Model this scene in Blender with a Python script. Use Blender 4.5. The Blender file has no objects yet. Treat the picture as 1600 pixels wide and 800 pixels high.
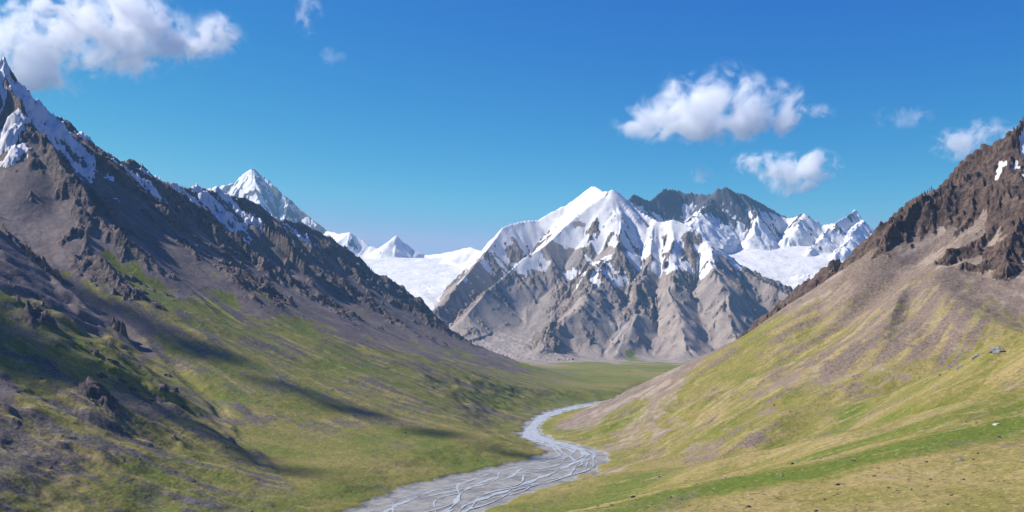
import bpy, bmesh, math, random, time
import numpy as np

T0 = time.time()
F32 = np.float32
scene = bpy.context.scene
C = scene.collection

# ----------------------------------------------------------------------------------------------
# the place, in metres: camera 200 m above the valley floor, looking up the valley along +Y
# ----------------------------------------------------------------------------------------------
CAM_H = 200.0
SUN_EL, SUN_AZ = math.radians(42), math.radians(-82)
def P(px, py, Y):
    """a point of the place seen at pixel (px, py) of the 1600-wide photograph, at distance Y"""
    return ((px - 800.0) / 1600.0 * Y, float(Y), CAM_H + (540.0 - py) / 1600.0 * Y)

NT, NR = 1800, 1800
TH0, TH1 = math.radians(-41), math.radians(41)
R0, R1 = 260.0, 17000.0

# ----------------------------------------------------------------------------------------------
# numpy noise
# ----------------------------------------------------------------------------------------------
_rng = np.random.RandomState(11)
_perm = np.concatenate([_rng.permutation(512)] * 3).astype(np.int32)
_ang = _rng.rand(512) * 2 * np.pi
_gx, _gy = np.cos(_ang).astype(F32), np.sin(_ang).astype(F32)
_r1, _r2 = _rng.rand(512).astype(F32), _rng.rand(512).astype(F32)

def _hash(ix, iy, seed):
    return _perm[_perm[(ix + seed * 37) & 511] + ((iy + seed * 101) & 511)]

def perlin(x, y, seed=0):
    fx, fy = np.floor(x), np.floor(y)
    ix, iy = fx.astype(np.int32), fy.astype(np.int32)
    u, v = (x - fx).astype(F32), (y - fy).astype(F32)
    def g(dx, dy):
        h = _hash(ix + dx, iy + dy, seed)
        return _gx[h] * (u - dx) + _gy[h] * (v - dy)
    su = u * u * u * (u * (u * 6 - 15) + 10)
    sv = v * v * v * (v * (v * 6 - 15) + 10)
    a = g(0, 0); a += su * (g(1, 0) - a)
    b = g(0, 1); b += su * (g(1, 1) - b)
    return (a + sv * (b - a)) * 1.5

def fbm(x, y, wl, octs=4, seed=0, gain=0.5):
    out, amp, s = 0, 1.0, 1.0 / wl
    for o in range(octs):
        out = out + amp * perlin(x * s + 13.7 * o, y * s - 7.1 * o, seed + o)
        amp *= gain; s *= 2.03
    return out

def ridged(x, y, wl, octs=4, seed=0, gain=0.5):
    out, amp, s, w = 0, 1.0, 1.0 / wl, 1.0
    for o in range(octs):
        n = 1 - np.abs(perlin(x * s + 3.7 * o, y * s + 9.1 * o, seed + o)) * 1.6
        n = n * n * w
        out = out + amp * n
        w = np.clip(n * 1.4, 0, 1)
        amp *= gain; s *= 2.07
    return out

def facets(x, y, wl, seed=0):
    """tilted random facets: a Worley cell field where each cell is its own small plane (blocky crags)"""
    px, py = x / wl, y / wl
    ix, iy = np.floor(px).astype(np.int32), np.floor(py).astype(np.int32)
    best = np.full(px.shape, 9, F32); val = np.zeros(px.shape, F32)
    for dx in (-1, 0, 1):
        for dy in (-1, 0, 1):
            h = _hash(ix + dx, iy + dy, seed)
            vx = px - (ix + dx + _r1[h]); vy = py - (iy + dy + _r2[h])
            d = vx * vx + vy * vy
            m = d < best
            h2 = _perm[h + 7]
            val = np.where(m, (_r1[h2] - 0.5) * 1.2 + vx * _gx[h2] + vy * _gy[h2], val)
            best = np.where(m, d, best)
    return val.astype(F32)

def gully(x, y, wl, sx, sy, seed):
    """stripes running down the slope: cosine waves across the slope direction, blended cell by cell"""
    f = 1.0 / wl
    px, py = x * f, y * f
    ix, iy = np.floor(px).astype(np.int32), np.floor(py).astype(np.int32)
    c = np.zeros(px.shape, F32); s = np.zeros(px.shape, F32); w = np.zeros(px.shape, F32)
    for dx in (-1, 0, 1, 2):
        for dy in (-1, 0, 1, 2):
            h = _hash(ix + dx, iy + dy, seed)
            vx = (px - (ix + dx - 0.5 + _r1[h])).astype(F32); vy = (py - (iy + dy - 0.5 + _r2[h])).astype(F32)
            vs = vx * sx + vy * sy; vd = vx * sy - vy * sx
            ww = np.exp(-vs * vs * 3.0 - vd * vd * 1.1)
            ph = vs * F32(2 * np.pi * 0.8)
            c += np.cos(ph) * ww; s += np.sin(ph) * ww; w += ww
    m = np.sqrt(c * c + s * s) + 1e-6
    n = np.minimum(m / w * 2.0, 1) / m
    return c * n, s * n

def sstep(a, b, x):
    t = np.clip((x - a) / (b - a), 0, 1)
    return t * t * (3 - 2 * t)

def smax(a, b, k):
    k = 3.0 * k
    h = np.maximum(k - np.abs(a - b), 0) / k
    return np.maximum(a, b) + h * h * (k * 0.25)

# ----------------------------------------------------------------------------------------------
# grid over the ground: dense near the camera, wider far away
# ----------------------------------------------------------------------------------------------
th = np.linspace(TH0, TH1, NT)
rr = R0 * (R1 / R0) ** (np.linspace(0, 1, NR))
TH, RR = np.meshgrid(th, rr)
X = (RR * np.sin(TH)).astype(F32); Y = (RR * np.cos(TH)).astype(F32)
N = X.size

def grad(h):
    """slope of a height grid in x and y"""
    dr, dt = np.gradient(h)
    Rr, Rt = np.gradient(RR)[0], (TH1 - TH0) / (NT - 1)
    gr = dr / Rr; gt = dt / (RR * Rt)
    s, c = np.sin(TH), np.cos(TH)
    return (gr * s + gt * c).astype(F32), (gr * c - gt * s).astype(F32)

# ----------------------------------------------------------------------------------------------
# valley floor and the river's course
# ----------------------------------------------------------------------------------------------
def zfloor(y):
    return 0.0123 * (np.maximum(y, 300) - 1230.0)

# (x, y, half width of the gravel bed)
RIV = [(-330, 700, 80), (-235, 960, 80), (-119, 1231, 74), (-60, 1407, 84), (10, 1532, 88), (84, 1690, 66), (112, 1834, 48),
       (84, 1970, 34), (46, 2115, 26), (40, 2260, 17), (50, 2378, 13), (76, 2600, 17), (108, 2740, 22), (160, 2900, 28), (241, 3081, 34),
       (350, 3270, 36), (455, 3480, 32), (530, 3800, 30), (620, 4200, 30), (900, 4650, 30), (1100, 5200, 30)]

def spline(pts, n):
    p = np.array(pts, float)
    p = np.vstack([2 * p[0] - p[1], p, 2 * p[-1] - p[-2]])
    out = []
    for i in range(1, len(p) - 2):
        for t in np.linspace(0, 1, n, endpoint=False):
            out.append(0.5 * ((2 * p[i]) + (-p[i-1] + p[i+1]) * t + (2*p[i-1] - 5*p[i] + 4*p[i+1] - p[i+2]) * t*t
                              + (-p[i-1] + 3*p[i] - 3*p[i+1] + p[i+2]) * t**3))
    out.append(p[-2])
    return np.array(out)

RS = spline(RIV, 6)

def river_dist(x, y):
    """distance beyond the edge of the gravel bed (negative inside it)"""
    best = np.full(x.shape, 1e6, F32)
    for a, b in zip(RS[:-1], RS[1:]):
        ex, ey = b[0] - a[0], b[1] - a[1]
        t = np.clip(((x - a[0]) * ex + (y - a[1]) * ey) / (ex * ex + ey * ey), 0, 1)
        d = np.hypot(x - (a[0] + t * ex), y - (a[1] + t * ey)) - (a[2] + t * (b[2] - a[2]))
        best = np.minimum(best, d)
    return best

# ----------------------------------------------------------------------------------------------
# mountains: crest and spur lines, each with the fall of its flanks
# ----------------------------------------------------------------------------------------------
def line(*pts):
    return [P(*p) for p in pts]

LEFT = dict(crests=[(line((-900, -200, 2700), (-520, -60, 2850), (-250, 30, 2900), (-60, 130, 2920), (4, 98, 2950), (30, 140, 2990), (70, 175, 3080), (130, 212, 3200),
                          (190, 253, 3400), (250, 281, 3650), (300, 292, 3850), (345, 301, 4050), (400, 320, 4300),
                          (450, 345, 4550), (510, 366, 4800), (560, 403, 5050), (620, 449, 5350), (670, 489, 5650),
                          (720, 532, 5950), (772, 570, 6250)), 1.05, 1.2)],
            spurs=[(line((4, 98, 2950), (60, 230, 2850), (150, 340, 2780), (230, 425, 2720)), 1.0, 1.15),
                   (line((250, 281, 3650), (330, 385, 3500), (400, 470, 3400)), 1.0, 1.15),
                   (line((345, 301, 4050), (440, 405, 3900), (520, 490, 3800)), 1.05, 1.15),
                   (line((450, 345, 4550), (540, 435, 4400), (610, 515, 4300)), 1.0, 1.15)])
RIGHT = dict(crests=[(line((2500, -200, 2900), (2100, -60, 2650), (1800, 60, 2450), (1700, 112, 2400), (1600, 198, 2350), (1540, 237, 2500), (1500, 275, 2600), (1450, 311, 2720), (1400, 349, 2850),
                           (1370, 373, 2930), (1320, 411, 3080), (1280, 441, 3200), (1240, 473, 3330), (1190, 526, 3480), (1150, 553, 3560), (1100, 580, 3600)), 0.98, 1.2),
                     (line((1100, 580, 3600), (1050, 601, 3430), (1000, 622, 3180), (940, 640, 2900), (880, 652, 2620)), 0.35, 1.3)],
             spurs=[])
FOLD_A = dict(crests=[(line((2000, 310, 1250), (1750, 445, 1280), (1600, 518, 1350), (1500, 574, 1430), (1400, 614, 1520), (1300, 643, 1580), (1200, 667, 1640),
                            (1100, 685, 1690), (1000, 704, 1700)), 0.50, 1.25)], spurs=[])
FOLD_B = dict(crests=[(line((2000, 480, 950), (1600, 603, 1050), (1400, 655, 1150), (1200, 701, 1250), (1050, 733, 1350), (960, 752, 1400)), 0.26, 1.3)], spurs=[])
CENTRE = dict(crests=[(line((925, 297, 9200), (880, 326, 9200), (840, 349, 9150), (800, 354, 9000), (785, 361, 8900), (765, 386, 8700),
                            (745, 410, 8400), (720, 440, 8000), (700, 466, 7700), (680, 487, 7350)), 1.1, 1.15),
                      (line((925, 297, 9200), (940, 304, 8900), (957, 299, 8600), (985, 318, 8600), (1010, 336, 8500), (1030, 347, 8400), (1055, 347, 8300),
                            (1080, 356, 8200), (1110, 379, 8100), (1150, 413, 8000), (1200, 441, 7800), (1240, 464, 7600), (1290, 500, 7300),
                            (1340, 545, 7000)), 1.0, 1.12),
                      (line((957, 299, 8600), (900, 340, 8400), (850, 385, 8100), (800, 420, 7850), (765, 450, 7550), (730, 490, 7200)), 1.0, 1.12)],
              spurs=[(line((957, 299, 8600), (960, 380, 8050), (930, 440, 7500), (880, 500, 6950), (840, 552, 6500)), 0.85, 1.12),
                     (line((1055, 347, 8300), (1045, 440, 7600), (1060, 510, 6950), (1072, 548, 6600)), 0.85, 1.12),
                     (line((1030, 347, 8400), (1000, 430, 7700), (980, 500, 7100), (970, 560, 6500)), 0.85, 1.12),
                     (line((1110, 379, 8100), (1130, 470, 7350), (1160, 545, 6700)), 0.85, 1.12)])
BACK = dict(crests=[(line((960, 330, 10200), (990, 303, 10500), (1015, 312, 10800), (1038, 294, 11000), (1060, 297, 11100), (1085, 301, 11100), (1112, 302, 11000), (1122, 292, 10900), (1135, 291, 10900),
                          (1150, 299, 11000), (1165, 302, 11000), (1195, 320, 11200), (1215, 330, 11300), (1238, 343, 11200), (1257, 333, 10900),
                          (1285, 353, 10900), (1300, 352, 10800), (1320, 340, 11400), (1336, 326, 11600), (1350, 345, 11500), (1370, 368, 11300), (1450, 380, 11000),
                          (1600, 380, 10500)), 1.7, 1.05)],
            spurs=[(line((1257, 333, 10900), (1240, 360, 10600), (1230, 378, 10450)), 1.3, 1.1),
                   (line((1305, 350, 10600), (1285, 375, 10200), (1262, 400, 9900)), 1.2, 1.1),
                   (line((1345, 345, 11400), (1325, 375, 10200), (1300, 408, 9700), (1262, 432, 9300)), 1.1, 1.1),
                   (line((1112, 302, 11000), (1090, 335, 10500), (1075, 365, 10000)), 1.2, 1.1),
                   (line((1165, 302, 11000), (1180, 345, 10600)), 1.5, 1.1)])
FAR = dict(crests=[(line((250, 330, 14200), (310, 300, 14200), (338, 291, 14000), (365, 285, 14000), (385, 268, 14000), (396, 264, 14000), (408, 272, 14000), (425, 287, 13900), (455, 313, 13700),
                         (480, 335, 13500), (512, 362, 13300), (530, 372, 13000)), 1.25, 1.1)],
           spurs=[(line((396, 264, 14000), (400, 310, 13300), (420, 350, 12700)), 1.2, 1.1),
                  (line((455, 313, 13700), (440, 345, 13100)), 1.2, 1.1)])
DOMES = dict(crests=[(line((512, 362, 13300), (530, 368, 12700), (546, 364, 12500), (560, 372, 12500), (578, 386, 12400), (596, 392, 12300), (608, 378, 12100), (620, 370, 12000),
                           (632, 380, 12000), (645, 391, 12000), (665, 400, 12000), (690, 399, 11800), (712, 393, 11500), (735, 388, 11200), (760, 398, 10900), (800, 390, 10500),
                           (860, 340, 10000)), 0.8, 1.2)], spurs=[])
PARTS = [('left', LEFT), ('right', RIGHT), ('folda', FOLD_A), ('foldb', FOLD_B),
         ('centre', CENTRE), ('back', BACK), ('far', FAR), ('domes', DOMES)]
CID = {n: i + 1 for i, (n, _) in enumerate(PARTS)}   # 0 = valley floor
CID['lglacier'], CID['rglacier'], CID['fore'], CID['nearleft'] = 20, 21, 22, 23

# sideways wander of the spurs
WX = (fbm(X, Y, 620, 3, 40) * 55 + fbm(X, Y, 170, 2, 44) * 14).astype(F32)
WY = (fbm(X, Y, 620, 3, 50) * 55 + fbm(X, Y, 170, 2, 54) * 14).astype(F32)

def ridge_field(part, xw, yw, x, y, zb, lin=0.0, lin0=300.0, apron=0.0, lee=None, rnd_=0.0):
    h = np.full(x.shape, -500, F32); dist = np.full(x.shape, 1e5, F32)
    for key in ('crests', 'spurs'):
        qx, qy = (x, y) if key == 'crests' else (xw, yw)
        for pts, s0, rel in part[key]:
            ds, zs, sd = [], [], 0
            for (ax, ay, az), (bx, by, bz) in zip(pts[:-1], pts[1:]):
                ex, ey = bx - ax, by - ay
                t = np.clip(((qx - ax) * ex + (qy - ay) * ey) / (ex * ex + ey * ey + 1e-6), 0, 1)
                ds.append(np.hypot(qx - (ax + t * ex), qy - (ay + t * ey)).astype(F32)); zs.append((az + t * (bz - az)).astype(F32))
                if lee: sd = sd + np.exp(-ds[-1] / 200) * (ex * (qy - ay) - ey * (qx - ax)) / math.hypot(ex, ey)
            d = ds[0]
            for q in ds[1:]: d = np.minimum(d, q)
            rq = rnd_ if key == 'crests' else max(rnd_, 35.0)
            if rq: d = np.sqrt(d * d + rq * rq) - rq
            soft = 6 + 0.16 * d
            zw, ww = 0, 1e-9
            for q, zz in zip(ds, zs):
                w_ = np.exp(-(q - d) / soft); zw = zw + w_ * zz; ww = ww + w_
            z = zw / ww
            A = np.maximum(z - zb, 8) * rel + 10
            if lee: s0 = s0 * (1 - (1 - lee) * sstep(-10, 10, sd * np.exp(d / 200)))
            hh = z - A * (1 - np.exp(-d * s0 / A)) - lin * np.maximum(d - lin0, 0)
            if apron and key == 'crests':
                sc_ = np.clip((z - zb) / (850 if apron < 500 else 1300), 0.05, 1.1)
                ap = zb + apron * sc_ * np.maximum(1 - d / ((1550 if apron < 500 else 2500) * sc_ ** 0.6), 0) ** 1.6
                hh = smax(hh, ap, 30 if apron < 500 else 45)
            if key == 'crests':
                dist = np.minimum(dist, d); h = smax(h, hh, 4)
            else:
                h = smax(h, hh, 10)
    return h.astype(F32), dist

floor = zfloor(Y).astype(F32)
rd = np.full(X.shape, 1e4, F32)
m = (Y < 5200) & (np.abs(X) < 1900)
rd[m] = river_dist(X[m], Y[m])
flat = floor + 0.020 * np.clip(rd, 0, 900) + fbm(X, Y, 420, 3, 60) * 5 * sstep(0, 250, rd) + fbm(X, Y, 90, 3, 64) * 1.2 * sstep(0, 60, rd)

base = flat.astype(F32).copy(); comp = np.zeros(X.shape, np.int32); dcrest = np.full(X.shape, 1e5, F32); gap = np.full(X.shape, 500, F32)
for name, part in PARTS:
    pts = np.array([p for k in ('crests', 'spurs') for l in part[k] for p in l[0]])
    pad = 2600 if name in ('left', 'right', 'centre', 'back', 'far') else 1400
    m = (X > pts[:, 0].min() - pad) & (X < pts[:, 0].max() + pad) & (Y > pts[:, 1].min() - pad) & (Y < pts[:, 1].max() + pad)
    zb = {'back': 900.0, 'far': 1000.0, 'domes': 1050.0}.get(name)
    xs, ys = X[m], Y[m]
    z0 = floor[m] - 4 if zb is None else zb
    h, d = ridge_field(part, xs + WX[m], ys + WY[m], xs, ys, z0, 0.0 if zb is None else 0.5, apron={'left': 430.0, 'centre': 820.0}.get(name, 0.0), lee=0.4 if name == 'nearleft' else None, rnd_={'folda': 28.0, 'foldb': 40.0, 'nearleft': 30.0}.get(name, 0.0))
    b = base[m]
    g_ = gap[m]; gap[m] = np.where(h > b, h - b, np.minimum(g_, b - h))
    win = h > b
    k = {'left': 14, 'nearleft': 10, 'right': 12, 'folda': 8, 'foldb': 6, 'centre': 10}.get(name, 8)
    nb = smax(b, h, k)
    base[m] = nb
    c = comp[m]; c[win] = CID[name]; comp[m] = c
    dd = dcrest[m]; dd[win] = d[win]; dcrest[m] = dd
print('ridges', round(time.time() - T0, 1))

# the near left valley side: a concave wall above the river that ends in a blunt nose
wob = fbm(X, Y, 380, 3, 72)
u = np.clip(-X - 262 + 34 * wob, 0, 1350)
wall = zfloor(Y) + 0.30 * u + 0.00024 * u * u + fbm(X, Y, 150, 3, 76) * 5 * sstep(0, 200, u)
nose = np.array([(-6000, 2500), (-2000, 2500), (-1300, 2340), (-1040, 2090), (-880, 2060), (-712, 1960), (-520, 1720), (-300, 1330), (-200, 1150), (400, 300)], float)
past = Y - np.interp(X, nose[:, 0], nose[:, 1]) + 16 * fbm(X, Y, 190, 3, 78)
wall = wall - 0.42 * 0.5 * (past + np.sqrt(past * past + 55 * 55)) + 8
wall = np.where((X < -180) & (Y < 2900), wall, -500).astype(F32)
comp = np.where(wall > base, CID['nearleft'], comp)
gap = np.where(wall > base, wall - base, np.minimum(gap, base - wall))
base = smax(wall, base, 9).astype(F32)

# foreground shoulder the photograph is taken above
E = np.array([P(500, 830, 700), P(740, 803, 800), P(1000, 757, 850), P(1250, 720, 900), P(1600, 648, 950), P(2200, 560, 980)])
ye = np.interp(X, E[:, 0], E[:, 1]).astype(F32)
zp = 74 + 0.137 * np.maximum(X, -60) + 0.30 * np.minimum(X + 60, 0) + fbm(X, Y, 260, 3, 70) * 3.5 + fbm(X, Y, 60, 3, 74) * 0.9
over = Y - ye + fbm(X, Y, 200, 2, 77) * 20
fore = zp - 0.34 * 0.5 * (over + np.sqrt(over * over + 40 * 40)) - 6
fore = np.where(Y < 1700, fore, -500).astype(F32)
comp = np.where(fore > base, CID['fore'], comp)
gap = np.where(fore > base, fore - base, np.minimum(gap, base - fore))
base = smax(fore, base, 12).astype(F32)

# glaciers: ice filling the high basins
def ice(pts, crown, edge):
    p = np.array(pts, float)
    zc = np.interp(Y, p[:, 1], p[:, 2]); xc = np.interp(Y, p[:, 1], p[:, 0]); w = np.interp(Y, p[:, 1], p[:, 3])
    q = np.abs(X - xc) / w
    z = zc - crown * q * q - np.maximum(q - 1, 0) * w * edge
    z = np.where((Y < p[0, 1]) , -500, z)
    return z.astype(F32), ((X - xc) / w).astype(F32)
lg, lgy = ice([P(880, 580, 5900)[:2] + (35, 330), P(845, 576, 6200)[:2] + (72, 330), P(775, 540, 6750)[:2] + (205, 290), P(712, 508, 7400)[:2] + (365, 210),
               P(672, 472, 8200)[:2] + (548, 260), P(640, 438, 9500)[:2] + (805, 900), P(640, 404, 11600)[:2] + (1186, 1600), P(600, 398, 13500)[:2] + (1350, 2600)], 14, 0.30)
rg, rgy = ice([P(1330, 500, 7500)[:2] + (380, 260), P(1275, 468, 8200)[:2] + (565, 420), P(1250, 444, 8800)[:2] + (728, 600), P(1215, 418, 9400)[:2] + (917, 900),
               P(1200, 400, 9900)[:2] + (1066, 1200), P(1190, 385, 10400)[:2] + (1207, 1400), P(1190, 375, 11500)[:2] + (1300, 1500)], 16, 0.30)
for g, nm in ((lg, 'lglacier'), (rg, 'rglacier')):
    win = g > base
    gap = np.where(win, g - base, np.minimum(gap, base - g))
    base = smax(g, base, 6).astype(F32)
    comp = np.where(win, CID[nm], comp)

def soften(a, n=9, passes=2):
    out = a.astype(F32)
    for _ in range(passes):
        for ax_i in (0, 1):
            p = np.concatenate([np.repeat(out.take([0], ax_i), n + 1, ax_i), out, np.repeat(out.take([-1], ax_i), n, ax_i)], ax_i)
            c = np.cumsum(p, axis=ax_i, dtype=np.float64)
            hi = c.take(range(2 * n + 1, c.shape[ax_i]), ax_i); lo = c.take(range(0, c.shape[ax_i] - 2 * n - 1), ax_i)
            out = ((hi - lo) / (2 * n + 1)).astype(F32)
    return np.where(Y < 4600, out, a).astype(F32)
crease = np.where((comp == CID['foldb']) | (comp == CID['fore']), 1.0, 1 - sstep(4, 45, gap)) * np.where(comp == CID['folda'], 0.5, 1.0)
crease = np.maximum(crease, np.where((comp == CID['left']) & (Y < 4600), sstep(330, 200, base - floor), 0))
crease = soften(np.clip(crease, 0, 1), 5, 1)
base = (base + (soften(base, 8, 2) - base) * crease).astype(F32)

# ----------------------------------------------------------------------------------------------
# relief: gullies down the slopes, crags, then soil, scree and snow filling the low places
# ----------------------------------------------------------------------------------------------
isl, isnl, isr, isc = [(comp == CID[n]) for n in ('left', 'nearleft', 'right', 'centre')]
isfold = (comp == CID['folda']) | (comp == CID['foldb'])
isb, isf, isd = [(comp == CID[n]) for n in ('back', 'far', 'domes')]
isice = (comp == 20) | (comp == 21)
isfore = comp == CID['fore']
QI = np.where(comp == 21, rgy, lgy)
mount = isl | isr | isc | isb | isf | isnl | isd

gx, gy = grad(base)
G = np.zeros(X.shape, F32); GS = np.zeros(X.shape, F32)
slope0 = np.hypot(gx, gy)
act = (slope0 > 0.06) & (mount | isfold)
xs, ys, ax_, ay_ = X[act], Y[act], gx[act].copy(), gy[act].copy()
ga = np.zeros(xs.shape, F32); gsoft = np.zeros(xs.shape, F32)
cact = isc[act]
for o, wl in enumerate((420, 210, 105, 54, 28)):
    n = np.hypot(ax_, ay_) + 1e-5
    sx, sy = (-ay_ / n).astype(F32), (ax_ / n).astype(F32)
    wxx = perlin(xs / wl * 0.9, ys / wl * 0.9, 80 + o) * wl * 0.25
    c, s = gully(xs + wxx, ys - wxx, wl, sx, sy, 90 + o)
    amp = wl * 0.12 * np.clip(n * 1.3, 0, 1.1) * np.where(cact, (0.55, 0.85, 1.15, 1.25, 1.3)[o], 1.0)
    ga += (0.35 * c + 0.65 * (1.15 - 2 * np.sqrt(np.maximum(1 - c, 0) * 0.5))) * amp
    if o == 2: st2 = c
    if o == 3: st2 = st2 * 0.6 + c * 0.4
    if o < 2: gsoft += c * amp
    k = -s * amp * (2 * np.pi * 0.8 / wl)
    ax_ += k * sx; ay_ += k * sy
STR = np.zeros(X.shape, F32)
near = np.where(isr, 0.65, 0.35) + np.where(isr, 0.35, 0.65) * sstep(0, 220, dcrest)
G[act] = ga * near[act]; GS[act] = gsoft * near[act]; STR[act] = st2
G = np.where(isb, G * 0.6, G)
print('gullies', round(time.time() - T0, 1))

crag = np.zeros(X.shape, F32)
cm = mount
xs, ys = X[cm], Y[cm]
cr = (ridged(xs, ys, 150, 5, 120, 0.42) - 0.9) * 13 + facets(xs + 9 * perlin(xs / 25, ys / 25, 131), ys + 9 * perlin(xs / 25, ys / 25, 134), 30, 132) * 6.5 + facets(xs + 3 * perlin(xs / 9, ys / 9, 136), ys, 12, 133) * 3.0
crag[cm] = cr
crag *= np.where(isl, 0.12 + 0.63 * near, 0.45 + 0.55 * near)
edge = sstep(0, 22, gap)
big = fbm(X, Y, 520, 3, 140).astype(F32)        # large patches
mid = fbm(X, Y, 120, 4, 150).astype(F32)
fine = fbm(X, Y, 26, 4, 160).astype(F32)
print('crags', round(time.time() - T0, 1))

# how far the fill stands above the mean rock surface (positive: buried in soil or scree)
fill = np.full(X.shape, 60, F32)
fill = np.where(isl, -8 + 14 * sstep(150, 420, dcrest + big * 160 + mid * 60) + 40 * sstep(700, 1300, dcrest + big * 260 + mid * 60), fill)
fill = np.where(isnl, 22 - 30 * sstep(0.25, 0.75, big * .6 + mid * .8 + fbm(X, Y, 160, 2, 145)) - 10 * sstep(60, 0, np.abs(past)), fill)
tip = np.clip((X + 1500) / 2500, 0.5, 1.1)
fill = np.where(isr, -17 - 24 * sstep(270, 90, dcrest + 60 * mid) + 60 * sstep(430, 720, (dcrest + big * 150 + mid * 90) / tip), fill)
fill = np.where(isr, fill - 34 * sstep(0.35, 0.85, mid + 0.8 * fbm(X, Y, 55, 3, 148)) * sstep(900, 500, dcrest / tip) + 45 * sstep(760, 600, X), fill)
fill = np.where(isc, -9 + 24 * sstep(-0.15, 0.45, fbm(X, Y, 850, 3, 147) + 0.3 * sstep(900, 1900, X) - 0.1) + 60 * sstep(170, 60, base - floor + big * 60), fill)
fill = np.where(isb | isf, -30, fill)
fill = np.where(isd, 20, fill)
fill = soften(fill)
foot = sstep(0.10, 0.32, slope0)
GSF = np.where(isr, 0.60, 0.42)
soil_h = base + ((GSF * GS + mid * 2.0 + 0.10 * crag) * foot + np.minimum(fill, 0) * foot) * edge
rocklift = (G + crag) * (0.25 + 0.75 * foot) - fill * foot - (1 - foot) * 30 - GSF * GS * foot
hardness = np.where(mount, rocklift, -50)
land = np.where(mount, soil_h + np.maximum(rocklift, 0) * edge, base + (0.3 * GS + mid * 1.0) * edge)
mrock = sstep(-1.0, 2.5, hardness)
# ledges of tilted strata in the bare rock
st = (land + 0.35 * X - 0.2 * Y + mid * 22 + big * 60) / 21.0
fr = st - np.floor(st)
land = land + (sstep(0.30, 0.70, fr) - fr) * 10.0 * mrock * edge * sstep(-0.5, 0.6, mid + big)
# snow and ice
snow_off = np.full(X.shape, -200, F32)
snow_off = np.where(isc, np.interp(base, [480, 680, 850, 1000, 1250], [-44, -12, 1, 6, 9]) + big * 10 + fbm(X, Y, 210, 3, 174) * 13 + 20 * sstep(8650, 9050, Y), snow_off)
snow_off = np.where(isb, np.interp(base, [700, 1000, 1300, 1600, 1900], [2, 26, 16, 2, -4]) - 30 * sstep(90, 30, dcrest + big * 40) * sstep(3150, 2900, X) - 30 * sstep(430, 230, np.hypot(X - 2300, Y - 10850) + mid * 90) - 30 * sstep(360, 180, np.hypot(X - 1640, Y - 10950) + mid * 120) + big * 22 + mid * 8 + STR * 7, snow_off)
snow_off = np.where(isf, np.interp(base, [1000, 1600, 2400], [-8, -10, 0]) + big * 14 + mid * 10 + STR * 6, snow_off)
snow_off = np.where(isd, 14 + big * 10, snow_off)
snow_off = np.where(isl, np.interp(base, [560, 700, 850, 1200], [-45, -5, 3, 6]) + big * 6 + STR * 14 + fbm(X, Y, 80, 5, 172, 0.62) * 24 - 22 * sstep(300, 620, dcrest) - 14 * sstep(60, 20, dcrest + 30 * mid), snow_off)
snow_off = np.where(isr, np.interp(base, [500, 600, 700], [-60, -16, -1]) + mid * 12, snow_off)
snow_h = base + 0.35 * GS + snow_off + fbm(X, Y, 60, 3, 170) * 2
msnow = np.where(mount, sstep(-1.0, 2.0, snow_h - land), 0)
land = np.where(mount, land + np.maximum(snow_h - land, 0) * edge, land)
icy = np.where(comp == 20, sstep(420, 520, base + big * 40), np.where(comp == 21, sstep(540, 640, base + mid * 40), 0))
msnow = np.where(isice, icy, msnow)
land = np.where(isice, base + fbm(X, Y, 420, 4, 180) * 15 + 5 * np.sin(Y / 95.0 + 3 * perlin(X / 500, Y / 500, 185)) * sstep(-0.2, 0.5, big) - np.maximum(ridged(X, Y, 90, 2, 187) - 1.05, 0) * 14 + (1 - icy) * (mid * 6 + fine * 3), land)
# river bed
rdn = np.maximum(rd + fbm(X, Y, 70, 3, 190) * 14, 0)
bed = floor - 0.4 + fine * 0.25
lim = bed + 2.2 * sstep(0, 14, rdn) + 0.10 * rdn + rdn * rdn / 600.0
dl = np.maximum(land - bed, 0) ; ll = np.maximum(lim - bed, 1e-3)
land = np.where(rd < 1500, bed + dl * ll / (dl ** 4 + ll ** 4 + 1e-9) ** 0.25, land)
gravel = np.where(Y < 5200, 1 - sstep(2, 12, rd + fbm(X, Y, 70, 3, 190) * 14 + fine * 4), 0)
turf = (1 - sstep(900, 3800, RR)) * (1 - mrock) * sstep(4, 30, rd)
land = land + turf * (fbm(X, Y, 17, 3, 200) * 0.7 + np.maximum(fbm(X, Y, 5.5, 2, 205), 0) * 0.55)
H = land.astype(F32)

# streaks drawn out down the slope: noise averaged along the fall line
gn = np.hypot(gx, gy) + 0.02
fx_, fy_ = (gx / gn).astype(F32), (gy / gn).astype(F32)
nearfield = Y < 5200
def drawn(wl, step, seed):
    out = np.zeros(X.shape, F32)
    xs_, ys_, dx_, dy_ = X[nearfield], Y[nearfield], fx_[nearfield], fy_[nearfield]
    a = 0
    for k in range(-4, 5):
        a = a + perlin((xs_ + dx_ * step * k) / wl, (ys_ + dy_ * step * k) / wl, seed)
    out[nearfield] = a / (a.std() + 1e-6)
    return out
LA = drawn(9.0, 9.0, 220); LB = drawn(26.0, 22.0, 225)
steep = sstep(0.06, 0.26, slope0)
rub_bias = np.where(isr, 0.10 + 0.9 * sstep(1000, 450, dcrest / tip), np.where(isl, 0.60, np.where(isnl, 0.75, np.where(isfold, -0.75, np.where(isfore, -2.0, -0.6)))))
rubble = sstep(0.25, 1.35, 0.50 * LB + 0.35 * LA + 1.1 * mid + 0.8 * big + soften(rub_bias)) * steep
palesoil = 0.6 * sstep(0.8, 1.8, -0.7 * LB + 0.6 * LA + 0.5 * mid) * steep
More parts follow.
